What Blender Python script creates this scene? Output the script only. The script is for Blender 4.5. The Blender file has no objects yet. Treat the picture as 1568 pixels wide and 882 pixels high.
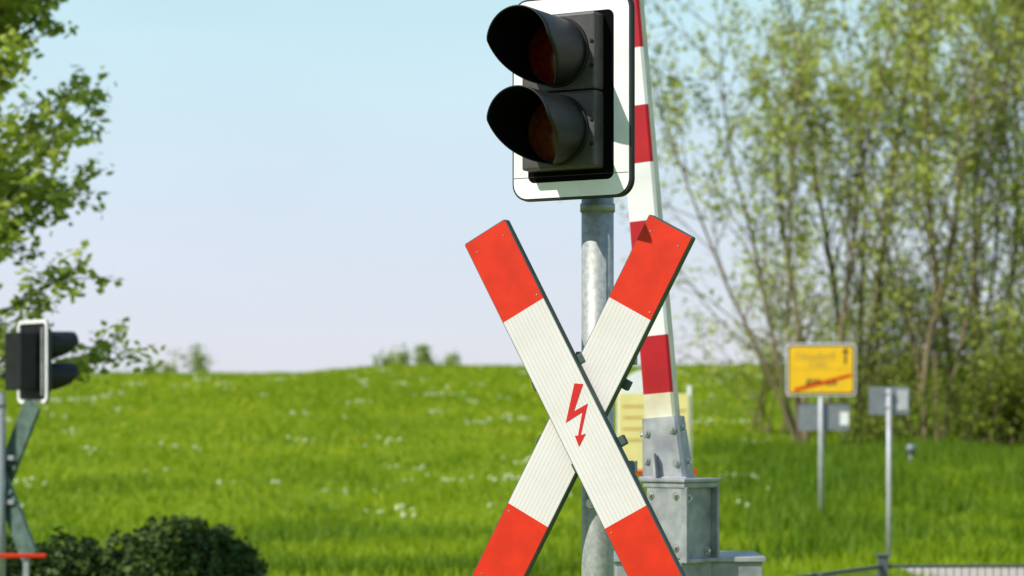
import bpy, bmesh, math, random
import numpy as np
from mathutils import Vector, Matrix, Quaternion
R = math.radians
scene = bpy.context.scene
random.seed(4); rng = np.random.default_rng(7)

# ------------------------------------------------------------------ materials
def new_mat(name):
    m = bpy.data.materials.new(name); m.use_nodes = True
    nt = m.node_tree; b = nt.nodes["Principled BSDF"]
    return m, nt, b
def surf(name, col, rough=0.5, metal=0.0, var=0.15, scale=8.0, bump=0.0, bscale=60.0, col2=None, spec=0.5, detail=6, stretch=None):
    m, nt, b = new_mat(name); N = nt.nodes; L = nt.links
    tc = N.new('ShaderNodeTexCoord'); n = N.new('ShaderNodeTexNoise')
    n.inputs['Scale'].default_value = scale; n.inputs['Detail'].default_value = detail
    src = tc.outputs['Object']
    if stretch:
        mp = N.new('ShaderNodeMapping'); mp.inputs['Scale'].default_value = stretch
        L.new(src, mp.inputs['Vector']); src = mp.outputs[0]
    L.new(src, n.inputs['Vector'])
    r = N.new('ShaderNodeValToRGB'); r.color_ramp.elements[0].position = 0.35; r.color_ramp.elements[1].position = 0.65
    c2 = col2 if col2 else tuple(max(0, c*(1-var)) for c in col)
    c1 = col if col2 else tuple(min(1, c*(1+var*0.5)) for c in col)
    r.color_ramp.elements[0].color = (*c2, 1); r.color_ramp.elements[1].color = (*c1, 1)
    L.new(n.outputs['Fac'], r.inputs['Fac']); L.new(r.outputs['Color'], b.inputs['Base Color'])
    b.inputs['Roughness'].default_value = rough; b.inputs['Metallic'].default_value = metal
    b.inputs['Specular IOR Level'].default_value = spec
    if bump > 0:
        n2 = N.new('ShaderNodeTexNoise'); n2.inputs['Scale'].default_value = bscale; n2.inputs['Detail'].default_value = 4
        L.new(tc.outputs['Object'], n2.inputs['Vector'])
        bp = N.new('ShaderNodeBump'); bp.inputs['Strength'].default_value = bump; bp.inputs['Distance'].default_value = 0.002
        L.new(n2.outputs['Fac'], bp.inputs['Height']); L.new(bp.outputs[0], b.inputs['Normal'])
    return m
def leafmat(name, dark, light, trans=0.35, nscale=0.8, rough=0.55):
    m = bpy.data.materials.new(name); m.use_nodes = True; nt = m.node_tree; N = nt.nodes; L = nt.links
    N.clear(); out = N.new('ShaderNodeOutputMaterial')
    g = N.new('ShaderNodeNewGeometry'); tc = N.new('ShaderNodeTexCoord'); n = N.new('ShaderNodeTexNoise')
    n.inputs['Scale'].default_value = nscale; n.inputs['Detail'].default_value = 3
    L.new(tc.outputs['Object'], n.inputs['Vector'])
    a = N.new('ShaderNodeMath'); a.operation = 'MULTIPLY_ADD'; a.inputs[1].default_value = 0.5
    L.new(g.outputs['Random Per Island'], a.inputs[0])
    mr = N.new('ShaderNodeMapRange'); mr.inputs['From Min'].default_value = 0.3; mr.inputs['From Max'].default_value = 0.7
    mr.inputs['To Min'].default_value = 0; mr.inputs['To Max'].default_value = 0.5
    L.new(n.outputs['Fac'], mr.inputs['Value']); L.new(mr.outputs[0], a.inputs[2])
    r = N.new('ShaderNodeValToRGB'); r.color_ramp.elements[0].color = (*dark, 1); r.color_ramp.elements[1].color = (*light, 1)
    L.new(a.outputs[0], r.inputs['Fac'])
    p = N.new('ShaderNodeBsdfPrincipled'); p.inputs['Roughness'].default_value = rough; p.inputs['Specular IOR Level'].default_value = 0.25
    L.new(r.outputs[0], p.inputs['Base Color'])
    t = N.new('ShaderNodeBsdfTranslucent'); L.new(r.outputs[0], t.inputs['Color'])
    mx = N.new('ShaderNodeMixShader'); mx.inputs[0].default_value = trans
    L.new(p.outputs[0], mx.inputs[1]); L.new(t.outputs[0], mx.inputs[2]); L.new(mx.outputs[0], out.inputs['Surface'])
    return m
def ribbed(name, col, dirt, rough=0.42, period=0.0125, k=0.13):
    """retro-reflective sheeting on a ribbed aluminium plank: ribs run along local Z"""
    m, nt, b = new_mat(name); N = nt.nodes; L = nt.links
    tc = N.new('ShaderNodeTexCoord')
    w = N.new('ShaderNodeTexWave'); w.bands_direction = 'X'; w.inputs['Scale'].default_value = 0.314/period
    w.inputs['Distortion'].default_value = 0.0
    L.new(tc.outputs['Object'], w.inputs['Vector'])
    n = N.new('ShaderNodeTexNoise'); n.inputs['Scale'].default_value = 5; n.inputs['Detail'].default_value = 8; n.inputs['Roughness'].default_value = 0.7
    L.new(tc.outputs['Object'], n.inputs['Vector'])
    r = N.new('ShaderNodeValToRGB'); r.color_ramp.elements[0].position = 0.3; r.color_ramp.elements[1].position = 0.62
    r.color_ramp.elements[0].color = (*dirt, 1); r.color_ramp.elements[1].color = (*col, 1)
    L.new(n.outputs['Fac'], r.inputs[0])
    mm = N.new('ShaderNodeMixRGB'); mm.blend_type = 'MULTIPLY'; mm.inputs['Fac'].default_value = k
    L.new(r.outputs[0], mm.inputs[1]); L.new(w.outputs['Fac'], mm.inputs[2]); L.new(mm.outputs[0], b.inputs['Base Color'])
    bp = N.new('ShaderNodeBump'); bp.inputs['Strength'].default_value = 0.2; bp.inputs['Distance'].default_value = 0.001
    L.new(w.outputs['Fac'], bp.inputs['Height']); L.new(bp.outputs[0], b.inputs['Normal'])
    b.inputs['Roughness'].default_value = rough
    return m

M_signwhite = ribbed("sheeting_white", (0.71, 0.67, 0.66), (0.64, 0.595, 0.575))
M_signred = surf("sheeting_red", (0.62, 0.026, 0.006), 0.5, var=0.12, scale=14, bump=0.05, spec=0.25)
M_arrow = surf("arrow_red", (0.55, 0.02, 0.02), 0.45, var=0.1, spec=0.25)
M_back = surf("plank_back_green", (0.045, 0.075, 0.06), 0.6, var=0.3, scale=20)
M_backL = surf("plank_back_greygreen", (0.085, 0.14, 0.12), 0.6, var=0.35, scale=12)
M_galv = surf("galvanised_steel", (0.44, 0.45, 0.43), 0.5, 0.3, scale=60, col2=(0.31, 0.325, 0.32), bump=0.12, detail=9)
M_galvs = surf("weathered_steel", (0.40, 0.41, 0.42), 0.55, 0.3, scale=11, col2=(0.22, 0.23, 0.25), bump=0.15, detail=9)
M_bolt = surf("bolt_steel", (0.5, 0.5, 0.48), 0.35, 0.8)
M_black = surf("black_plastic", (0.012, 0.012, 0.013), 0.5, var=0.4, scale=12, bump=0.1, bscale=220, spec=0.35)
M_blackin = surf("black_matt", (0.004, 0.004, 0.004), 0.95, var=0.1, spec=0.05)
M_house = surf("housing_grey", (0.055, 0.050, 0.048), 0.5, var=0.3, scale=25, bump=0.15, bscale=260)
M_white = surf("board_white", (0.80, 0.80, 0.80), 0.4, var=0.07, scale=12)
M_lred = surf("lens_red", (0.11, 0.008, 0.005), 0.2, var=0.4, scale=60)
M_lamb = surf("lens_amber", (0.12, 0.026, 0.008), 0.2, var=0.4, scale=60)
M_boomw = surf("boom_white", (0.78, 0.77, 0.78), 0.45, scale=7, col2=(0.66, 0.65, 0.64))
M_boomr = surf("boom_red", (0.42, 0.008, 0.014), 0.45, var=0.15, spec=0.3)
M_boomc = surf("boom_cream", (0.72, 0.68, 0.54), 0.5, scale=9, col2=(0.55, 0.48, 0.33))
M_yellow = surf("sign_yellow", (0.86, 0.50, 0.005), 0.45, var=0.06)
M_cream = surf("panel_cream", (0.80, 0.70, 0.28), 0.5, var=0.06)
M_creamtxt = surf("panel_text", (0.62, 0.36, 0.04), 0.5)
M_signback = surf("sign_back_grey", (0.23, 0.25, 0.27), 0.5, 0.3, var=0.15)
M_signbackl = surf("sign_back_light", (0.5, 0.51, 0.53), 0.5, 0.2, var=0.15)
M_ink = surf("ink_black", (0.02, 0.02, 0.02), 0.5)
M_fence = surf("fence_green_grey", (0.10, 0.115, 0.12), 0.5, 0.2, var=0.2)
M_bark = surf("bark_tan", (0.25, 0.19, 0.10), 0.85, scale=3, col2=(0.13, 0.098, 0.055), stretch=(1, 1, 0.3))
M_bark2 = surf("bark_grey", (0.12, 0.10, 0.07), 0.85, scale=5, col2=(0.06, 0.05, 0.035))
M_leafR = leafmat("leaf_spring_yellowgreen", (0.26, 0.33, 0.04), (0.64, 0.69, 0.17), 0.45, 0.5)
M_leafS = leafmat("leaf_shrub", (0.07, 0.12, 0.010), (0.28, 0.34, 0.035), 0.35, 0.7)
M_leafF = leafmat("leaf_far", (0.22, 0.30, 0.06), (0.45, 0.52, 0.16), 0.4, 0.7)
M_leafL = leafmat("leaf_maple", (0.15, 0.24, 0.02), (0.62, 0.68, 0.12), 0.5, 1.4)
M_leafC = leafmat("leaf_copper", (0.07, 0.02, 0.015), (0.22, 0.08, 0.04), 0.3, 1.5)
M_leafH = leafmat("leaf_hedge", (0.018, 0.040, 0.006), (0.10, 0.155, 0.03), 0.15, 5)
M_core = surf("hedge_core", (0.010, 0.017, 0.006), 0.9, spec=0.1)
M_grass = leafmat("grass_blades", (0.15, 0.255, 0.003), (0.37, 0.45, 0.010), 0.4, 0.16)
M_tallg = leafmat("tall_grass_blades", (0.065, 0.15, 0.004), (0.20, 0.30, 0.010), 0.35, 0.5)
M_dand = surf("seedhead_white", (0.66, 0.70, 0.42), 0.9)
M_dandy = surf("dandelion_yellow", (0.60, 0.52, 0.03), 0.8)
M_gravel = surf("gravel_path", (0.56, 0.48, 0.41), 0.9, scale=30, col2=(0.38, 0.33, 0.28), bump=0.4)

# ------------------------------------------------------------------ helpers
def link(o, parent=None):
    scene.collection.objects.link(o)
    if parent: o.parent = parent
    return o
def empty(name, loc=(0, 0, 0), rz=0.0, parent=None):
    e = bpy.data.objects.new(name, None); e.empty_display_size = 0.1
    e.location = loc; e.rotation_euler = (0, 0, rz); return link(e, parent)
def from_bm(name, bm, mat, parent=None, smooth=False, loc=None, rot=None):
    me = bpy.data.meshes.new(name); bm.normal_update(); bm.to_mesh(me); bm.free()
    if isinstance(mat, (list, tuple)):
        for q in mat: me.materials.append(q)
    else: me.materials.append(mat)
    if smooth: me.polygons.foreach_set('use_smooth', [True]*len(me.polygons))
    o = bpy.data.objects.new(name, me)
    if loc is not None: o.location = loc
    if rot is not None: o.rotation_euler = rot
    return link(o, parent)
def box(name, size, loc, mat, parent=None, bevel=0.003, rot=None, taper=None):
    bm = bmesh.new(); bmesh.ops.create_cube(bm, size=1)
    for v in bm.verts:
        k = 1.0
        if taper and v.co.z > 0: k = taper
        v.co = Vector((v.co.x*size[0]*k, v.co.y*size[1]*k, v.co.z*size[2]))
    if bevel: bmesh.ops.bevel(bm, geom=bm.edges[:], offset=bevel, segments=2, affect='EDGES', profile=0.6)
    return from_bm(name, bm, mat, parent, loc=loc, rot=rot)
def cyl(name, r1, r2, p0, p1, mat, parent=None, seg=32, bevel=0.0):
    p0 = Vector(p0); p1 = Vector(p1); d = p1-p0
    bm = bmesh.new(); bmesh.ops.create_cone(bm, cap_ends=True, segments=seg, radius1=r1, radius2=r2, depth=d.length)
    q = Vector((0, 0, 1)).rotation_difference(d.normalized())
    bmesh.ops.transform(bm, matrix=Matrix.Translation((p0+p1)/2) @ q.to_matrix().to_4x4(), verts=bm.verts)
    o = from_bm(name, bm, mat, parent)
    for p in o.data.polygons: p.use_smooth = len(p.vertices) == 4
    return o
def rrect(w, h, r, n=8):
    pts = []
    for cx, cz, a0 in ((w/2-r, h/2-r, 0), (-w/2+r, h/2-r, 90), (-w/2+r, -h/2+r, 180), (w/2-r, -h/2+r, 270)):
        for i in range(n+1):
            a = R(a0+90*i/n); pts.append((cx+r*math.cos(a), cz+r*math.sin(a)))
    return pts
def plate(name, pts, y0, y1, mat, parent=None, loc=None, rot=None, bevel=0.0):
    """polygon in XZ extruded from y0 (front) to y1 (back)"""
    bm = bmesh.new(); n = len(pts)
    f = [bm.verts.new((x, y0, z)) for x, z in pts]; b = [bm.verts.new((x, y1, z)) for x, z in pts]
    bm.faces.new(f); bm.faces.new(b[::-1])
    for i in range(n): bm.faces.new((f[(i+1) % n], f[i], b[i], b[(i+1) % n]))
    bmesh.ops.recalc_face_normals(bm, faces=bm.faces)
    if bevel: bmesh.ops.bevel(bm, geom=[e for e in bm.edges if abs(e.verts[0].co.y-e.verts[1].co.y) < 1e-6], offset=bevel, segments=2, affect='EDGES')
    return from_bm(name, bm, mat, parent, loc=loc, rot=rot)
def ring(name, outer, inner, y0, y1, mat, parent=None):
    bm = bmesh.new(); n = len(outer)
    fo = [bm.verts.new((x, y0, z)) for x, z in outer]; fi = [bm.verts.new((x, y0, z)) for x, z in inner]
    bo = [bm.verts.new((x, y1, z)) for x, z in outer]; bi = [bm.verts.new((x, y1, z)) for x, z in inner]
    for i in range(n):
        j = (i+1) % n
        bm.faces.new((fo[i], fo[j], fi[j], fi[i])); bm.faces.new((bo[j], bo[i], bi[i], bi[j]))
        bm.faces.new((fo[j], fo[i], bo[i], bo[j])); bm.faces.new((fi[i], fi[j], bi[j], bi[i]))
    bmesh.ops.recalc_face_normals(bm, faces=bm.faces)
    return from_bm(name, bm, mat, parent)
def bolt(name, p, axis, r, mat, parent, h=0.008):
    p = Vector(p); a = Vector(axis).normalized()
    cyl(name+"_washer", r*1.7, r*1.7, p-a*0.001, p+a*h*0.25, mat, parent, seg=16)
    return cyl(name, r, r*0.92, p+a*h*0.25, p+a*h, mat, parent, seg=6)
def polys(name, V, F4, mat, parent=None, smooth=False):
    """numpy verts (n,3); faces (m,k)"""
    me = bpy.data.meshes.new(name); k = F4.shape[1]; m = len(F4)
    me.vertices.add(len(V)); me.vertices.foreach_set('co', V.astype(np.float32).ravel())
    me.loops.add(m*k); me.loops.foreach_set('vertex_index', F4.astype(np.int32).ravel())
    me.polygons.add(m); me.polygons.foreach_set('loop_start', np.arange(0, m*k, k, dtype=np.int32))
    me.polygons.foreach_set('loop_total', np.full(m, k, dtype=np.int32))
    if smooth: me.polygons.foreach_set('use_smooth', np.ones(m, dtype=bool))
    me.materials.append(mat); me.update(calc_edges=True); me.validate()
    return link(bpy.data.objects.new(name, me), parent)

# ------------------------------------------------------------------ terrain
_ys = np.arange(-200, 3001, 1.0)
_h = np.interp(_ys, [-200, 26, 37, 60, 100, 138, 158, 190, 260, 420, 3000], [0, 0, 0.05, 1.1, 3.2, 5.0, 5.38, 5.15, 3.0, -6, -40])
_k = np.hanning(15); _k /= _k.sum(); _h = np.convolve(np.pad(_h, 7, mode='edge'), _k, mode='valid')
def gz(x, y):
    x = np.asarray(x, float); y = np.asarray(y, float)
    z = np.interp(y, _ys, _h)
    far = np.clip((y-60)/80, 0, 1)
    z = z - far*0.42/(1+np.exp((x+10.5)/0.9)) - far*np.clip(-x-12, 0, 60)*0.006
    z = z + 0.05*np.sin(x*0.35+y*0.11)*np.clip((y-25)/20, 0, 1) + 0.04*np.sin(x*0.9-y*0.27+1)*np.clip((y-25)/20, 0, 1)
    z = z + 0.22*np.exp(-((y-44)/6)**2)*np.clip((x-5)/4, 0, 1)
    return z
def build_ground():
    ys = np.concatenate([np.arange(-60, 24, 4), np.arange(24, 200, 1.0), np.arange(200, 500, 10), np.arange(500, 3001, 125)])
    xs = np.concatenate([np.arange(-1500, -120, 115), np.arange(-120, 120, 1.5), np.arange(120, 1501, 115)])
    X, Y = np.meshgrid(xs, ys); Z = gz(X, Y)
    V = np.stack([X, Y, Z], -1).reshape(-1, 3); nx = len(xs); ny = len(ys)
    i, j = np.meshgrid(np.arange(nx-1), np.arange(ny-1)); a = (j*nx+i).ravel()
    F = np.stack([a, a+1, a+1+nx, a+nx], -1)
    m, nt, b = new_mat("meadow_soil_and_grass"); N = nt.nodes; L = nt.links
    tc = N.new('ShaderNodeTexCoord')
    n1 = N.new('ShaderNodeTexNoise'); n1.inputs['Scale'].default_value = 0.12; n1.inputs['Detail'].default_value = 8
    n2 = N.new('ShaderNodeTexNoise'); n2.inputs['Scale'].default_value = 1.6; n2.inputs['Detail'].default_value = 8
    for n in (n1, n2): L.new(tc.outputs['Object'], n.inputs['Vector'])
    r1 = N.new('ShaderNodeValToRGB'); r1.color_ramp.elements[0].position = 0.3; r1.color_ramp.elements[1].position = 0.7
    r1.color_ramp.elements[0].color = (0.13, 0.225, 0.004, 1); r1.color_ramp.elements[1].color = (0.29, 0.37, 0.010, 1)
    L.new(n1.outputs['Fac'], r1.inputs[0])
    r2 = N.new('ShaderNodeValToRGB'); r2.color_ramp.elements[0].position = 0.3; r2.color_ramp.elements[1].position = 0.7
    r2.color_ramp.elements[0].color = (0.5, 0.58, 0.4, 1); r2.color_ramp.elements[1].color = (1.0, 1.0, 1.0, 1)
    L.new(n2.outputs['Fac'], r2.inputs[0])
    mm = N.new('ShaderNodeMixRGB'); mm.blend_type = 'MULTIPLY'; mm.inputs[0].default_value = 1
    L.new(r1.outputs[0], mm.inputs[1]); L.new(r2.outputs[0], mm.inputs[2]); L.new(mm.outputs[0], b.inputs['Base Color'])
    b.inputs['Roughness'].default_value = 0.9; b.inputs['Specular IOR Level'].default_value = 0.1
    return polys("meadow_ground", V, F, m, smooth=True)
build_ground()

def blades(name, x, y, h, w, mat):
    n = len(x); z = gz(x, y)
    a = rng.uniform(0, 2*np.pi, n); lean = rng.normal(0, 0.35, (n, 2))*h[:, None]
    dx = np.cos(a)*w; dy = np.sin(a)*w*0.5
    V = np.empty((n, 3, 3))
    V[:, 0] = np.stack([x-dx, y-dy, z-0.02], -1); V[:, 1] = np.stack([x+dx, y+dy, z-0.02], -1)
    V[:, 2] = np.stack([x+lean[:, 0], y+lean[:, 1], z+h], -1)
    polys(name, V.reshape(-1, 3), np.arange(n*3).reshape(-1, 3), mat)
def patchy(x, y):
    return 0.5+0.5*np.sin(x*0.9+np.sin(y*0.35)*2+1)*np.sin(y*0.5+np.sin(x*0.8)*1.5)
def meadow():
    n = 240000
    y = 22+ (rng.random(n)**1.25)*135
    x = rng.uniform(-1, 1, n)*(0.28*y+3)
    clump = 0.5+0.5*np.sin(x*1.3+np.sin(y*0.5)*2)*np.sin(y*0.43+np.sin(x*0.6)*2)
    h = (0.06+0.10*rng.random(n))*(0.6+0.9*clump)*(0.75+y/160)
    w = (0.010+0.012*rng.random(n))*(0.7+y/45)
    keep = ~((x > 4.2) & (y < 27.8))
    blades("meadow_grass", x[keep], y[keep], h[keep], w[keep], M_grass)
    n = 85000
    y = rng.uniform(28.5, 58, n); x = rng.uniform(1.5, 18, n); p = patchy(x, y)
    k = (rng.random(n) < 0.10+0.9*p) & (rng.random(n) < np.clip((x-1.5)/(0.10*y), 0, 1))
    x = x[k]; y = y[k]; p = p[k]
    h = (0.12+0.30*rng.random(len(x)))*(0.35+1.1*p); w = 0.012+0.02*rng.random(len(x))
    n = 60000
    y2 = 26+rng.random(n)**1.6*34; x2 = rng.uniform(-0.3, 0.08, n)*y2; p2 = patchy(x2*0.8+3, y2*0.8)
    k = rng.random(n) < p2**2.2*np.clip((58-y2)/22, 0, 1)
    h2 = (0.10+0.14*rng.random(n))*(0.4+0.8*p2); w2 = 0.012+0.02*rng.random(n)
    blades("tall_grass", np.r_[x, x2[k]], np.r_[y, y2[k]], np.r_[h, h2[k]], np.r_[w, w2[k]], M_tallg)
meadow()

def blobs(name, C, rad, mat):
    o = np.array([[1, 0, 0], [-1, 0, 0], [0, 1, 0], [0, -1, 0], [0, 0, 1], [0, 0, -1]], float)
    f = np.array([[0, 2, 4], [2, 1, 4], [1, 3, 4], [3, 0, 4], [2, 0, 5], [1, 2, 5], [3, 1, 5], [0, 3, 5]])
    V = C[:, None, :]+o[None]*rad[:, None, None]
    F = f[None]+(np.arange(len(C))*6)[:, None, None]
    polys(name, V.reshape(-1, 3), F.reshape(-1, 3), mat)
def flowers(name, ncl, per, mat, ymin, ymax, r0, spread, hh):
    cy = ymin+rng.random(ncl)*(ymax-ymin); cx = rng.uniform(-0.26, 0.10, ncl)*cy
    pts = []
    for a, b in zip(cx, cy):
        k = rng.integers(1, per+1)
        pts.append(np.stack([a+rng.normal(0, spread*1.6, k), b+rng.normal(0, spread, k)], -1))
    P = np.concatenate(pts); z = gz(P[:, 0], P[:, 1])+hh*(0.7+0.6*rng.random(len(P)))
    rr = r0*(0.6+0.8*rng.random(len(P)))*(0.75+P[:, 1]/150)
    blobs(name, np.stack([P[:, 0], P[:, 1], z], -1), rr, mat)
flowers("dandelion_seedheads", 150, 8, M_dand, 36, 130, 0.034, 0.16, 0.20)
flowers("dandelion_flowers", 190, 6, M_dandy, 60, 150, 0.030, 0.6, 0.18)

# gravel path behind the fence
def gravel():
    xs = np.linspace(4.35, 16, 24); V = []; 
    for x in xs:
        e = 27.3+0.12*math.sin(x*3)+0.02*(x-4)
        V += [(x, 20.5, float(gz(x, 20.5))+0.006), (x, e, float(gz(x, e))+0.02)]
    V = np.array(V); F = np.array([[2*i, 2*i+2, 2*i+3, 2*i+1] for i in range(len(xs)-1)])
    polys("gravel_path", V, F, M_gravel)
gravel()

# ------------------------------------------------------------------ trees
def tubes(name, lines, mat, parent, k=5):
    V = []; F = []; b = 0
    ang = np.linspace(0, 2*np.pi, k, endpoint=False)
    for P, r in lines:
        P = np.asarray(P); n = len(P)
        T = np.gradient(P, axis=0); T /= np.linalg.norm(T, axis=1)[:, None]+1e-9
        ref = np.array([0.3, 1, 0.1]) if abs(T[0][1]) < 0.8 else np.array([1, 0.2, 0.1])
        A = np.cross(T, ref); A /= np.linalg.norm(A, axis=1)[:, None]; B = np.cross(T, A)
        Rr = np.asarray(r)[:, None, None]
        V.append((P[:, None]+Rr*(A[:, None]*np.cos(ang)[None, :, None]+B[:, None]*np.sin(ang)[None, :, None])).reshape(-1, 3))
        for i in range(n-1):
            for j in range(k):
                j2 = (j+1) % k
                F.append((b+i*k+j, b+i*k+j2, b+(i+1)*k+j2, b+(i+1)*k+j))
        b += n*k
    return polys(name, np.concatenate(V), np.array(F), mat, parent, smooth=True)
def leaves(name, C, size, mat, parent, up=0.3):
    n = len(C)
    a = rng.normal(size=(n, 3)); a[:, 2] *= 0.6; a /= np.linalg.norm(a, axis=1)[:, None]
    q = rng.normal(size=(n, 3)); q[:, 2] += up; b = np.cross(a, q); b /= np.linalg.norm(b, axis=1)[:, None]
    s = (size*(0.55+0.9*rng.random(n)))[:, None]
    V = np.stack([C-a*s*0.5, C+b*s*0.36-a*s*0.05, C+a*s*0.55, C-b*s*0.36-a*s*0.05], 1)
    polys(name, V.reshape(-1, 3), np.arange(n*4).reshape(-1, 4), mat, parent)
def branch(p, d, length, r0, steps, wig, trop, tip=0.25):
    P = [np.array(p, float)]; d = np.array(d, float); d /= np.linalg.norm(d)
    for i in range(steps):
        d = d+rng.normal(0, wig, 3)+np.array([0, 0, trop]); d /= np.linalg.norm(d)
        P.append(P[-1]+d*length/steps)
    return np.array(P), np.linspace(r0, r0*tip, steps+1)
def side_dir(d, ang):
    d = d/np.linalg.norm(d); q = rng.normal(size=3); q -= d*np.dot(q, d); q /= np.linalg.norm(q)
    return d*math.cos(ang)+q*math.sin(ang)
def copse_tree(name, x, y, H, stems, spread, nleaf, tilts=None, leafsize=0.14, rad=0.105, lowbranch=0.26):
    z = float(gz(x, y)); e = empty(name, (x, y, z)); L = []; LP = []
    for s in range(stems):
        if tilts:       # (lean to the left/right, lean to the back)
            d = np.array([tilts[s][0], tilts[s][1], 1.0]); az = math.atan2(d[1], d[0])
        else:
            az = 2*np.pi*(s+rng.random()*0.7)/stems; tilt = spread*(0.35+0.65*rng.random())
            d = np.array([math.sin(tilt)*math.cos(az), math.sin(tilt)*math.sin(az), math.cos(tilt)])
        h = H*(0.76+0.26*rng.random())
        P, r = branch((0.25*math.cos(az), 0.25*math.sin(az), -0.1), d, h, rad*(0.6+0.5*rng.random()), 14, 0.05, 0.02, 0.12)
        L.append((P, r))
        for i in range(int(14*lowbranch), 14):
            for _ in range(1 if i < 6 else 2):
                t = i/14; bd = side_dir(P[i]-P[i-1], R(rng.uniform(20, 48)))
                bl = h*(0.32-0.19*t)*(0.6+0.7*rng.random())
                Q, qr = branch(P[i], bd, bl, max(r[i]*0.5, 0.018), 7, 0.08, 0.05, 0.25); L.append((Q, qr))
                for j in range(2, 8):
                    for __ in range(2 if j > 3 else 1):
                        td = side_dir(Q[j]-Q[j-1], R(rng.uniform(25, 60)))
                        T, tr = branch(Q[j], td, bl*0.30*(0.5+0.8*rng.random()), 0.010, 3, 0.12, 0.04, 0.4); L.append((T, tr))
                        LP.append(T[1:])
                LP.append(Q[5:])
    tubes(name+"_limbs", L, M_bark, e, 4)
    A = np.concatenate(LP); dens = 0.5+0.5*np.sin(A[:, 0]*1.1+x)*np.sin(A[:, 2]*0.9+y)*np.sin(A[:, 1]+1)
    w = 0.14+dens**2; w /= w.sum()
    C = A[rng.choice(len(A), nleaf, p=w)]+rng.normal(0, 0.15, (nleaf, 3))
    leaves(name+"_foliage", C, leafsize, M_leafR, e)
T0 = [(-0.42, 0.05), (-0.27, 0.2), (-0.16, -0.1), (-0.03, 0.1), (0.12, 0.0)]
copse = [  # x, y, height, stems, spread, leaves
    (7.4, 60, 13.0, 5, 0, 7500, T0), (9.0, 63, 14.5, 4, 0.22, 4600, None), (10.4, 60, 13.0, 4, 0.22, 5200, None),
    (12.2, 64, 15.0, 4, 0.26, 7000, None), (14.0, 61, 14.0, 4, 0.28, 7500, None), (15.8, 66, 15.0, 3, 0.3, 7000, None),
    (18.3, 62, 14.0, 4, 0.3, 5000, None), (22.5, 66, 14.0, 4, 0.3, 4000, None)]
for i, (x, y, H, s, sp, nl, tl) in enumerate(copse):
    copse_tree("willow_tree" if i == 0 else "willow_tree.%03d" % i, x, y, H, s, sp, nl, tl, rad=0.085 if i == 0 else 0.105)

def shrub(name, x, y, w, h, nleaf, mat, size=0.12, stems=14):
    z = float(gz(x, y)); e = empty(name, (x, y, z)); L = []; LP = []
    for s in range(stems):
        az = rng.uniform(0, 2*np.pi); t = rng.uniform(0.1, 0.6)
        P, r = branch((rng.uniform(-w*0.35, w*0.35), rng.uniform(-0.6, 0.6), -0.05), (math.sin(t)*math.cos(az), math.sin(t)*math.sin(az), math.cos(t)), h*(0.6+0.45*rng.random()), 0.03, 7, 0.12, 0.0, 0.2)
        L.append((P, r))
        for i in range(2, 8):
            for _ in range(2):
                Q, q = branch(P[i], side_dir(P[i]-P[i-1], R(rng.uniform(30, 70))), h*0.28*(0.5+rng.random()), 0.012, 4, 0.15, 0.0, 0.3)
                L.append((Q, q)); LP.append(Q[1:])
    tubes(name+"_stems", L, M_bark, e, 4)
    A = np.concatenate(LP); C = A[rng.integers(0, len(A), nleaf)]+rng.normal(0, 0.17, (nleaf, 3))
    C[:, 2] = np.abs(C[:, 2]-0.05)
    leaves(name+"_foliage", C, size, mat, e)
shr = [(8.6, 57.5, 1.8, 0.8, 1300, M_leafS), (11.3, 58.5, 2.4, 2.0, 3000, M_leafS), (13.2, 58, 2.5, 2.6, 5500, M_leafS), (12.4, 60.5, 2.5, 4.4, 4000, M_leafR),
       (14.6, 58, 2.5, 3.6, 6500, M_leafS), (9.7, 62, 2.5, 3.8, 2600, M_leafR), (7.2, 66, 2.8, 5.0, 3300, M_leafR), (16.8, 60, 3, 4.0, 6000, M_leafS), (19.5, 61, 3, 4, 4000, M_leafS), (11.0, 66, 3, 5.4, 5000, M_leafR), (14.2, 66, 3, 6.4, 7500, M_leafR)]
for i, (x, y, w, h, nl, mt) in enumerate(shr):
    shrub("shrub" if i == 0 else "shrub.%03d" % i, x, y, w, h, nl, mt)
for i, (x, y, w, h, nl) in enumerate([(-8.4, 163, 3.0, 1.3, 420), (-6.6, 163, 3.4, 1.9, 600), (-4.6, 164, 2.5, 1.3, 300), (-20.9, 162, 0.8, 2.2, 420), (-22.6, 160, 1.4, 1.0, 200), (-23.8, 160, 1.4, 1.0, 200)]):
    shrub("skyline_bush" if i == 0 else "skyline_bush.%03d" % i, x, y, w, h, nl, M_leafF, 0.24, 8)

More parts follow.
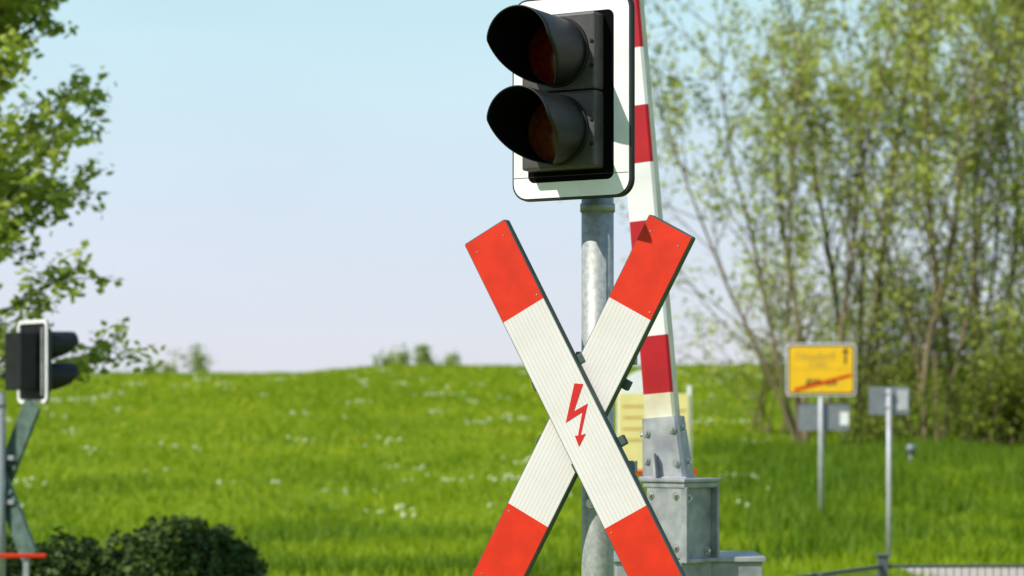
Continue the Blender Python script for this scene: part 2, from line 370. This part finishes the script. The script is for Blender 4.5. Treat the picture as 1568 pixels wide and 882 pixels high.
def garden_tree(name, x, y, H, rad, z0, nleaf, mat, lsize, per=7):
    z = float(gz(x, y)); e = empty(name, (x, y, z)); L = []; LP = []
    P, r = branch((0, 0, -0.1), (0.0, 0, 1), H, 0.10, 18, 0.025, 0.02, 0.12); L.append((P, r))
    for i in range(3, 19):
        zz = P[i][2]
        if zz < z0: continue
        t = (zz-z0)/(H-z0)
        for k in range(per):
            az = rng.uniform(0, 2*np.pi); el = R(rng.uniform(0, 38)+t*25)
            bl = rad*(1.0-0.72*t**1.2)*(0.68+0.42*rng.random())
            d = (math.cos(az)*math.cos(el), math.sin(az)*math.cos(el), math.sin(el))
            Q, q = branch(P[i]+np.array([0, 0, rng.uniform(-0.15, 0.15)]), d, bl, 0.022, 8, 0.06, 0.015, 0.25); L.append((Q, q))
            for j in range(3, 9):
                for _ in range(2):
                    T, tr = branch(Q[j], side_dir(Q[j]-Q[j-1], R(rng.uniform(20, 50))), bl*0.20*(0.5+0.8*rng.random()), 0.006, 3, 0.1, 0.03, 0.5)
                    L.append((T, tr)); LP.append(T[1:])
            LP.append(Q[5:])
    tubes(name+"_limbs", L, M_bark2, e, 5)
    A = np.concatenate(LP); C = A[rng.integers(0, len(A), nleaf)]+rng.normal(0, 0.05, (nleaf, 3))
    leaves(name+"_foliage", C, lsize, mat, e, up=1.5)
garden_tree("maple_tree", -4.75, 20.5, 7.4, 1.78, 1.75, 27000, M_leafL, 0.085, 8)
garden_tree("copper_beech_tree", -5.0, 18.9, 3.3, 1.12, 1.9, 5000, M_leafC, 0.07)

# ------------------------------------------------------------------ clipped bush + hedge
def hedge(name, x, y, ells, nleaf):
    e = empty(name, (x, y, 0)); bm = bmesh.new(); C = []
    tot = sum(a*c for (_, _, _, a, b, c) in ells)
    for (ex, ey, ez, a, b, c) in ells:
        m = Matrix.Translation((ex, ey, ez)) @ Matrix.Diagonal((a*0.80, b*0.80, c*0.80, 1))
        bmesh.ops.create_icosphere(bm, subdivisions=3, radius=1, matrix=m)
        n = int(nleaf*a*c/tot); u = rng.normal(size=(n, 3)); u /= np.linalg.norm(u, axis=1)[:, None]
        rr = 0.80+0.26*rng.random(n)+0.12*np.sin(u[:, 0]*9+ez*9)*np.sin(u[:, 2]*8+ex)
        p = u*rr[:, None]*np.array([a, b, c])+np.array([ex, ey, ez]); C.append(p[p[:, 2] > 0.02])
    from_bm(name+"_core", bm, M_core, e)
    leaves(name+"_foliage", np.concatenate(C), 0.055, M_leafH, e)
hedge("clipped_bush", -2.5, 19.0, [(0, 0, .32, .50, .5, .53), (-.22, .1, .45, .35, .35, .42), (.25, 0, .30, .33, .35, .45), (-.05, -.1, .5, .3, .3, .37)], 11000)
hedge("hedge_row", -3.35, 19.3, [(0.25, 0, .3, .4, .4, .42), (-.2, 0, .32, .4, .4, .42), (-.7, 0, .3, .45, .4, .42), (-1.3, 0, .3, .5, .4, .42), (-1.9, 0, .3, .5, .4, .42)], 12000)

# ------------------------------------------------------------------ crossing signal with St Andrew's cross
def visor(name, parent, cx, cz, y0, r, Lmax, Lmin):
    nt_, nl_ = 64, 10; bm = bmesh.new(); O = []; I = []
    for i in range(nt_):
        th = -math.pi+2*math.pi*i/nt_      # 0 = top
        a = abs(th)/math.pi
        k = 1.0 if a < 0.46 else (1-((a-0.46)/0.54))**0.85
        if a < 0.46: k = 1-0.03*(a/0.46)**2
        else: k *= 0.97
        ll = Lmin+(Lmax-Lmin)*k
        def row(rr): return [bm.verts.new((cx+(rr+0.004*j/nl_)*math.sin(th), y0-ll*j/nl_, cz+(rr+0.004*j/nl_)*math.cos(th))) for j in range(nl_+1)]
        O.append(row(r)); I.append(row(r-0.004))
    for i in range(nt_):
        n = (i+1) % nt_
        for j in range(nl_):
            bm.faces.new((O[i][j], O[i][j+1], O[n][j+1], O[n][j])).material_index = 0
            bm.faces.new((I[i][j], I[n][j], I[n][j+1], I[i][j+1])).material_index = 1
        bm.faces.new((O[i][nl_], I[i][nl_], I[n][nl_], O[n][nl_])).material_index = 0
        bm.faces.new((O[i][0], O[n][0], I[n][0], I[i][0])).material_index = 0
    bmesh.ops.recalc_face_normals(bm, faces=bm.faces)
    return from_bm(name, bm, [M_black, M_blackin], parent, smooth=True)
def lens(name, parent, cx, cz, y0, r, mat):
    bm = bmesh.new(); rows = []
    for j in range(7):
        a = j/6*R(35); k = math.sin(a)/math.sin(R(35)); yy = y0-(math.cos(a)-math.cos(R(35)))*r*1.0
        rows.append([bm.verts.new((cx+r*k*math.cos(t), yy, cz+r*k*math.sin(t))) for t in np.linspace(0, 2*math.pi, 32, endpoint=False)] if j else [bm.verts.new((cx, yy, cz))])
    for i in range(32): bm.faces.new((rows[0][0], rows[1][i], rows[1][(i+1) % 32]))
    for j in range(1, 6):
        for i in range(32): bm.faces.new((rows[j][i], rows[j+1][i], rows[j+1][(i+1) % 32], rows[j][(i+1) % 32]))
    bmesh.ops.recalc_face_normals(bm, faces=bm.faces)
    from_bm(name, bm, mat, parent, smooth=True)
def signal_parts(e, rear=0.06):
    W, H = 0.405, 0.61
    plate("board_edge", rrect(W, H, 0.052), 0, 0.014, M_black, e)
    ring("board_border", rrect(W-0.012, H-0.012, 0.047), rrect(W-0.112, H-0.105, 0.022), -0.003, 0.002, M_white, e)
    plate("board_panel", rrect(W-0.112, H-0.105, 0.022), -0.001, 0.004, M_blackin, e)
    box("board_joint", (W-0.014, 0.001, 0.0015), (0, -0.0036, -0.235), M_ink, e, bevel=0)
    hx = -0.010
    for s, zc in (("upper", 0.126), ("lower", -0.106)):
        box("housing_"+s, (0.248, 0.062, 0.229), (hx, -0.033, zc), M_house, e, bevel=0.008)
        cyl("bezel_"+s, 0.106, 0.104, (hx, -0.060, zc), (hx, -0.074, zc), M_black, e, 48)
        lens("lens_"+s, e, hx, zc, -0.076, 0.093, M_lred if s == "upper" else M_lamb)
        visor("visor_"+s, e, hx, zc, -0.070, 0.1, 0.245, 0.02)
        for k, dz in enumerate((0.03, -0.03)):
            bolt("screw_%s_%d" % (s, k), (hx+0.114, -0.064, zc+dz*1.2-0.01), (0, -1, 0), 0.004, M_black, e, 0.005)
    box("rear_box", (0.22, rear, 0.42), (0, 0.016+rear/2, 0.0), M_black, e, bevel=0.012)
    for k, dx in enumerate((-0.15, 0.15)): box("rear_rail_%d" % k, (0.02, 0.02, 0.5), (dx, 0.026, 0), M_galvs, e, bevel=0.003)
    ring("rear_rim", rrect(W+0.002, H+0.002, 0.052), rrect(W-0.05, H-0.05, 0.03), 0.0142, 0.022, M_white if rear > 0.1 else M_black, e)
def arm(e, name, tilt, yoff, back):
    a = empty(name, (0, yoff, 0), 0, e); a.rotation_euler = (0, tilt, 0)
    hl, hw, sp = 0.628, 0.078, 0.352
    plate(name+"_tray", rrect(2*hw, 2*hl, 0.006, 3), 0.0, 0.028, back, a)
    e2 = 0.0025
    def seg(nm, z0, z1, mt):
        plate(name+nm, [(-hw+e2, z0), (hw-e2, z0), (hw-e2, z1), (-hw+e2, z1)], -0.002, 0.0005, mt, a)
    seg("_white", -sp, sp, M_signwhite); seg("_red_top", sp, hl-0.003, M_signred); seg("_red_bottom", -hl+0.003, -sp, M_signred)
    for k, (dx, zz) in enumerate(((0.05, 0.585), (-0.05, 0.585), (0.05, -0.585), (-0.05, -0.585), (0.062, sp+0.02), (-0.062, -sp-0.02))):
        cyl(name+"_rivet_%d" % k, 0.003, 0.0025, (dx, -0.002, zz), (dx, -0.0038, zz), M_signback if zz*zz > 0.2 else M_bolt, a, 10)
    for k, zz in enumerate((0.14, -0.14)):
        box(name+"_clip_%d" % k, (2*hw+0.034, 0.022, 0.03), (0.0, 0.040, zz), back, a, bevel=0.003)
    return a
def cross_parts(name, c, th, poleoff, back, arrow=True):
    e = empty(name, c, th)
    t = R(28.3)
    arm(e, "front_plank", -t, 0.0, back); arm(e, "rear_plank", t, 0.034, back)
    if arrow:
        px = [(881, 590), (894, 591), (880, 633), (901, 621), (890.5, 669), (898, 667), (888, 687), (881.5, 670), (886.5, 670), (893, 634), (868, 650)]
        pts = [((x-880)/463, (635-y)/511) for x, y in px]
        plate("lightning_arrow", pts, -0.0035, -0.0022, M_arrow, e)
    for k, zz in enumerate((0.26, -0.26)):
        box("mount_bar_%d" % k, (0.34, 0.02, 0.035), (0.0, 0.078, zz*0.62), M_galvs, e, bevel=0.003)
        box("mount_block_%d" % k, (0.06, 0.06, 0.05), (0, 0.108, zz*0.62), M_galvs, e, bevel=0.004)
    return e
def pole(name, x, y, ztop, r):
    e = empty(name, (x, y, 0))
    cyl("tube", r, r, (0, 0, -0.2), (0, 0, ztop), M_galv, e, 48)
    cyl("collar", r+0.004, r+0.004, (0, 0, min(2.26, ztop-0.1)), (0, 0, min(2.285, ztop-0.075)), M_galvs, e, 48)
    cyl("cap", r*0.98, r*0.8, (0, 0, ztop), (0, 0, ztop+0.012), M_galvs, e, 32)
    cyl("foot_flange", r*2.2, r*2.2, (0, 0, 0), (0, 0, 0.02), M_galvs, e, 32)
    for k, zz in enumerate((1.80, 1.50)):
        if zz < ztop-0.4: 
            cyl("clamp_%d" % k, r+0.006, r+0.006, (0, 0, zz-0.018), (0, 0, zz+0.018), M_galvs, e, 40)
    bolt("bolt", (r*0.45-0.045, -r-0.002, 1.37), (-0.3, -1, 0), 0.009, M_bolt, e, 0.012)
    return e
X0, Y0 = 0.262, 7.4
pole("signal_pole", X0, Y0, 2.60, 0.0495)
sg = empty("crossing_traffic_light", (X0-0.17*0.5, Y0-0.17*0.866, 2.592), R(-30)); signal_parts(sg)
box("pole_bracket", (0.07, 0.05, 0.42), (0.0, 0.096, 0.0), M_black, sg, bevel=0.004)
cross_parts("railway_crossing_cross", (X0-0.17*0.4226-0.004, Y0-0.17*0.9063, 1.645), R(-25), 0.17, M_back)

# second installation across the tracks, seen from behind
X1, Y1 = -3.74, 17.62
pole("signal_pole.001", X1, Y1, 1.85, 0.0495)
sg2 = empty("crossing_traffic_light.001", (X1+0.235, Y1+0.13, 2.085), R(133)); signal_parts(sg2, 0.17)
cross_parts("railway_crossing_cross.001", (X1+0.02, Y1+0.13, 1.22), R(146), 0.17, M_backL, False)
wr = empty("warning_rail", (-3.82, 17.3, 0))
box("rail", (0.98, 0.05, 0.030), (0, 0, 0.685), M_signred, wr, bevel=0.01)
for k, x in enumerate((-0.42, 0.34)): box("leg_%d" % k, (0.04, 0.04, 0.66), (x, 0.02, 0.33), M_galvs, wr)

# ------------------------------------------------------------------ barrier
BX, BY = 0.638, 9.3
b = empty("barrier_gate", (BX, BY, 0))
box("base_cabinet", (0.56, 0.42, 1.09), (0.035, 0.10, 0.545), M_galvs, b, bevel=0.006)
box("base_cabinet_lid", (0.585, 0.445, 0.02), (0.035, 0.10, 1.10), M_galvs, b, bevel=0.004)
d = empty("drive_box", (0.003, -0.12, 0), R(-45), b)
def bxd(n, s, l, m=M_galvs, bv=0.004, rot=None, taper=None): return box(n, s, l, m, d, bevel=bv, rot=rot, taper=taper)
bxd("drive_body", (0.165, 0.165, 0.40), (0, 0, 1.185))
for k, yy in enumerate((-0.089, 0.089)): bxd("web_flange_%d" % k, (0.034, 0.014, 0.285), (0.095, yy, 1.235))
bxd("web_foot", (0.034, 0.164, 0.016), (0.095, 0.0, 1.10))
bxd("front_cover", (0.175, 0.014, 0.27), (0.0, -0.0895, 1.243))
bxd("front_cover_lower", (0.165, 0.010, 0.10), (0.0, -0.0875, 1.055))
bxd("drive_top_plate", (0.224, 0.218, 0.014), (0, 0, 1.402))
bxd("drive_top_rim", (0.208, 0.202, 0.020), (0, 0, 1.384))
for k, p in enumerate(((-0.065, 1.345), (0.06, 1.345), (-0.065, 1.15), (0.06, 1.15))):
    bolt("front_bolt_%d" % k, (p[0], -0.0965, p[1]), (0, -1, 0), 0.009, M_bolt, d, 0.014)
for k, p in enumerate(((-0.05, 1.335), (0.055, 1.135))):
    bolt("side_bolt_%d" % k, (0.083, p[0], p[1]), (1, 0, 0), 0.009, M_bolt, d, 0.014)
bo = empty("boom_axis", (-0.058, -0.03, 1.62), 0, b); bo.rotation_euler = (0, R(-5.0), R(-20))
def boomseg(n, z0, z1, mf, ms):
    bm = bmesh.new(); 
    def sec(z):
        k = 1-0.05*z; w = 0.060*k; dd = 0.044*k; c = 0.010
        return [bm.verts.new((x, y, z)) for x, y in ((-w+c, -dd), (w-c, -dd), (w, -dd+c), (w, dd-c), (w-c, dd), (-w+c, dd), (-w, dd-c), (-w, -dd+c))]
    A, B = sec(z0), sec(z1)
    for i in range(8):
        f = bm.faces.new((A[i], A[(i+1) % 8], B[(i+1) % 8], B[i])); f.material_index = 1 if i in (2, 6) else 0
    bm.faces.new(A[::-1]); bm.faces.new(B)
    bmesh.ops.recalc_face_normals(bm, faces=bm.faces)
    from_bm(n, bm, [mf, ms], bo)
boomseg("boom_foot", -0.12, 0.112, M_boomc, M_boomc)
zz = 0.112; red = True; k = 0
while zz < 3.6:
    boomseg("boom_stripe_%d" % k, zz, zz+0.2215, M_boomr if red else M_boomw, M_boomc); zz += 0.2215; red = not red; k += 1
hm = M_galvs
bm = bmesh.new()
secs = []
for z, w, dd in ((-0.215, 0.086, 0.062), (0.02, 0.071, 0.052)):
    secs.append([bm.verts.new((x, y, z)) for x, y in ((-w+.012, -dd), (w-.012, -dd), (w, -dd+.012), (w, dd), (-w, dd), (-w, -dd+.012))])
for i in range(6): bm.faces.new((secs[0][i], secs[0][(i+1) % 6], secs[1][(i+1) % 6], secs[1][i]))
bm.faces.new(secs[1]); bm.faces.new(secs[0][::-1]); bmesh.ops.recalc_face_normals(bm, faces=bm.faces)
from_bm("boom_holder", bm, hm, bo)
box("holder_gusset", (0.012, 0.05, 0.10), (-0.022, -0.080, -0.165), hm, bo, bevel=0.003, taper=0.6)
box("holder_foot", (0.19, 0.15, 0.014), (0, 0, -0.214), hm, bo, bevel=0.003, rot=(0, R(5), 0))
for k, p in enumerate(((-0.055, -0.035), (0.048, -0.03), (0.055, -0.16), (-0.062, -0.14))):
    bolt("holder_bolt_%d" % k, (p[0], -0.056-(0.004 if k > 1 else 0), p[1]), (0, -1, 0), 0.009, M_bolt, bo, 0.014)
for k, z in enumerate((-0.03, -0.16)): bolt("holder_side_bolt_%d" % k, (0.074 if k == 0 else 0.082, 0, z), (1, 0, 0), 0.009, M_bolt, bo, 0.014)
bolt("holder_side_bolt_2", (-0.075, -0.01, -0.04), (-1, 0, 0), 0.011, M_bolt, bo, 0.016)

# ------------------------------------------------------------------ signs in the background
def text(n, s, size, loc, mat, parent):
    c = bpy.data.curves.new(n, 'FONT'); c.body = s; c.size = size; c.align_x = 'CENTER'; c.extrude = 0.0008; c.offset = 0.004
    c.materials.append(mat); o = bpy.data.objects.new(n, c); o.location = loc; o.rotation_euler = (R(90), 0, 0); return link(o, parent)
g = float(gz(4.73, 37)); t = empty("town_exit_sign", (4.73, 37, 0), R(-4))
cyl("post", 0.038, 0.038, (0, 0.05, g-0.2), (0, 0.05, 2.85), M_signbackl, t, 20)
plate("sign_rim", rrect(1.06, 0.80, 0.06), 0, 0.02, M_white, t, loc=(0, 0, 2.49))
plate("sign_border", rrect(1.02, 0.76, 0.05), -0.004, 0, M_ink, t, loc=(0, -0.001, 2.49))
plate("sign_face", rrect(0.965, 0.705, 0.04), -0.004, 0, M_yellow, t, loc=(0, -0.006, 2.49))
box("divider", (0.965, 0.003, 0.010), (0, -0.012, 2.50), M_creamtxt, t, bevel=0)
text("place_name_next", "Neudorf", 0.17, (-0.09, -0.0125, 2.64), M_creamtxt, t)
text("distance", "3 km", 0.13, (-0.05, -0.0125, 2.535), M_creamtxt, t)
text("place_name", "Altheim", 0.15, (0, -0.0125, 2.25), M_ink, t)
box("arrow_shaft", (0.03, 0.003, 0.20), (0.37, -0.0125, 2.67), M_ink, t, bevel=0)
plate("arrow_head", [(-0.05, 0), (0.05, 0), (0, 0.08)], -0.002, 0.001, M_ink, t, loc=(0.37, -0.0125, 2.75))
plate("red_slash", [(-0.42, -0.10), (-0.40, -0.145), (0.46, 0.085), (0.45, 0.13)], -0.002, 0.001, M_signred, t, loc=(0, -0.015, 2.30))
plate("lower_sign_back", rrect(0.78, 0.42, 0.03), 0, 0.02, M_signback, t, loc=(0.05, 0.10, 1.77))
box("lower_sign_label", (0.13, 0.004, 0.2), (0.36, 0.093, 1.74), M_white, t, bevel=0)
g = float(gz(4.45, 28.6)); s2 = empty("road_sign_rear", (4.45, 28.6, 0), R(3))
cyl("post", 0.028, 0.028, (0, -0.035, g-0.2), (0, -0.035, 2.06), M_signbackl, s2, 20)
plate("sign_plate", rrect(0.48, 0.33, 0.025), 0, 0.016, M_signback, s2, loc=(0.01, 0, 1.92))
box("sign_label", (0.13, 0.004, 0.24), (0.17, -0.004, 1.93), M_signbackl, s2, bevel=0)
for k, z in enumerate((2.0, 1.84)): box("clamp_%d" % k, (0.09, 0.07, 0.02), (0, -0.03, z), M_galvs, s2)
s3 = empty("information_board", (1.64, 28, 0)); g = float(gz(1.64, 28))
for k, x in enumerate((-0.40, 0.415)): box("post_%d" % k, (0.05, 0.05, 2.25), (x, 0.03, g+0.95), M_white, s3, bevel=0.006)
box("panel", (0.82, 0.03, 0.93), (0, 0, 1.53), M_cream, s3, bevel=0.006)
pts = [(-0.30, 0), (0.24, 0)]+[(-0.03+0.27*math.cos(a), 0.27*math.sin(a)) for a in np.linspace(0.05, math.pi-0.05, 16)]
plate("arched_header", pts, 0, 0.02, M_white, s3, loc=(-0.08, 0.0, 2.0))
for k in range(4): box("text_line_%d" % k, (0.25-0.03*(k % 2), 0.003, 0.022), (-0.24, -0.018, 1.85-0.13*k), M_creamtxt, s3, bevel=0)
for k in range(3): box("text_line_r%d" % k, (0.12, 0.003, 0.022), (0.31, -0.018, 1.8-0.15*k), M_creamtxt, s3, bevel=0)
box("red_footer", (0.9, 0.02, 0.05), (0.05, -0.02, 1.09), M_signred, s3)
mk = empty("marker_post", (8.3, 50.3, float(gz(8.3, 50.3))))
cyl("post", 0.05, 0.045, (0, 0, -0.1), (0, 0, 0.30), M_signback, mk, 12); cyl("head", 0.11, 0.09, (0, 0, 0.3), (0, 0, 0.46), M_signback, mk, 12)

# ------------------------------------------------------------------ mesh panel fence
f = empty("wire_mesh_fence"); P0 = (1.79, 14.2); P1 = (2.315, 15.1); P2 = (5.6, 15.35); zt = 0.74
def panel(a, b_, tag):
    a = Vector((*a, 0)); b_ = Vector((*b_, 0)); dd = b_-a; n = int(dd.length/0.05); u = dd.normalized(); L = []
    for i in range(n+1):
        p = a+u*(i*0.05); L.append((np.array([[p.x, p.y, 0.05], [p.x, p.y, zt]]), np.array([0.003, 0.003])))
    for z in (0.10, 0.30, 0.50, zt-0.012):
        for off in (-0.006, 0.006):
            o = Vector((-u.y, u.x, 0))*off
            L.append((np.array([[*(a+o).xy, z], [*(b_+o).xy, z]]), np.array([0.0045, 0.0045])))
    tubes("mesh_"+tag, L, M_fence, f, 5)
    box("top_rail_"+tag, (dd.length, 0.022, 0.010), ((a.x+b_.x)/2, (a.y+b_.y)/2, zt), M_fence, f, bevel=0.002, rot=(0, 0, math.atan2(dd.y, dd.x)))
panel(P0, P1, "left"); panel(P1, (3.98, 15.2), "mid"); panel((3.98, 15.2), P2, "right"); panel((0.9, 12.8), P0, "near")
for k, p in enumerate((P0, P1, (3.98, 15.2), P2)):
    h = 0.80 if k == 1 else 0.745
    box("post_%d" % k, (0.06, 0.06, h+0.05), (p[0], p[1], h/2-0.025), M_fence, f, bevel=0.004)
    if k == 1: box("cap_%d" % k, (0.085, 0.085, 0.012), (p[0], p[1], h+0.006), M_fence, f, bevel=0.003)

# ------------------------------------------------------------------ light, sky, camera
el = R(42); hx, hy = -0.80, -0.60
v = Vector((hx*math.cos(el), hy*math.cos(el), math.sin(el)))
sd = bpy.data.lights.new("sun", 'SUN'); sd.energy = 5.0; sd.angle = R(0.5); sd.color = (1.0, 0.945, 0.85)
so = bpy.data.objects.new("sun", sd); so.rotation_euler = v.to_track_quat('Z', 'Y').to_euler(); link(so)
w = bpy.data.worlds.new("World"); scene.world = w; w.use_nodes = True; nt = w.node_tree; N = nt.nodes; L = nt.links
bg = N["Background"]; bg.inputs['Strength'].default_value = 0.12
sky = N.new('ShaderNodeTexSky'); sky.sky_type = 'NISHITA'; sky.sun_disc = False; sky.sun_elevation = el
sky.sun_rotation = math.atan2(hx, hy); sky.dust_density = 1.0; sky.air_density = 1.0; sky.ozone_density = 1.0
tc = N.new('ShaderNodeTexCoord'); mp = N.new('ShaderNodeMapping'); mp.inputs['Scale'].default_value = (1, 1, 2.5)
n = N.new('ShaderNodeTexNoise'); n.inputs['Scale'].default_value = 4.0; n.inputs['Detail'].default_value = 4; n.inputs['Roughness'].default_value = 0.5
L.new(tc.outputs['Generated'], mp.inputs[0]); L.new(mp.outputs[0], n.inputs['Vector'])
mr = N.new('ShaderNodeMapRange'); mr.inputs['From Min'].default_value = 0.35; mr.inputs['From Max'].default_value = 0.7
mr.inputs['To Min'].default_value = 0.78; mr.inputs['To Max'].default_value = 0.95
L.new(n.outputs['Fac'], mr.inputs[0])
# thin high haze: pale blue, almost white with a hint of lilac at the horizon; thins out higher up
sx = N.new('ShaderNodeSeparateXYZ'); L.new(tc.outputs['Generated'], sx.inputs[0])
hz = N.new('ShaderNodeValToRGB'); cr = hz.color_ramp
cr.elements[0].position = 0.0; cr.elements[0].color = (0.80, 0.79, 0.89, 1)
cr.elements[1].position = 0.5; cr.elements[1].color = (0.22, 0.40, 0.62, 1)
k1 = cr.elements.new(0.08); k1.color = (0.72, 0.80, 0.93, 1)
k2 = cr.elements.new(0.18); k2.color = (0.60, 0.88, 0.95, 1)
L.new(sx.outputs[2], hz.inputs[0])
sc = N.new('ShaderNodeVectorMath'); sc.operation = 'SCALE'; sc.inputs['Scale'].default_value = 8.5; L.new(hz.outputs[0], sc.inputs[0])
mx = N.new('ShaderNodeMixRGB'); L.new(sc.outputs[0], mx.inputs[2])
L.new(mr.outputs[0], mx.inputs[0]); L.new(sky.outputs[0], mx.inputs[1]); L.new(mx.outputs[0], bg.inputs['Color'])

cd = bpy.data.cameras.new("camera"); cam = bpy.data.objects.new("camera", cd); link(cam)
cam.location = (0, 0, 1.6); cam.rotation_euler = (R(90), 0, 0)
cd.lens = 85; cd.sensor_width = 36; cd.shift_y = 0.1365; cd.clip_end = 6000; cd.clip_start = 0.1
cd.dof.use_dof = True; cd.dof.focus_distance = 7.28; cd.dof.aperture_fstop = 4.0
scene.camera = cam
scene.view_settings.view_transform = 'Standard'; scene.view_settings.look = 'None'; scene.view_settings.exposure = 0
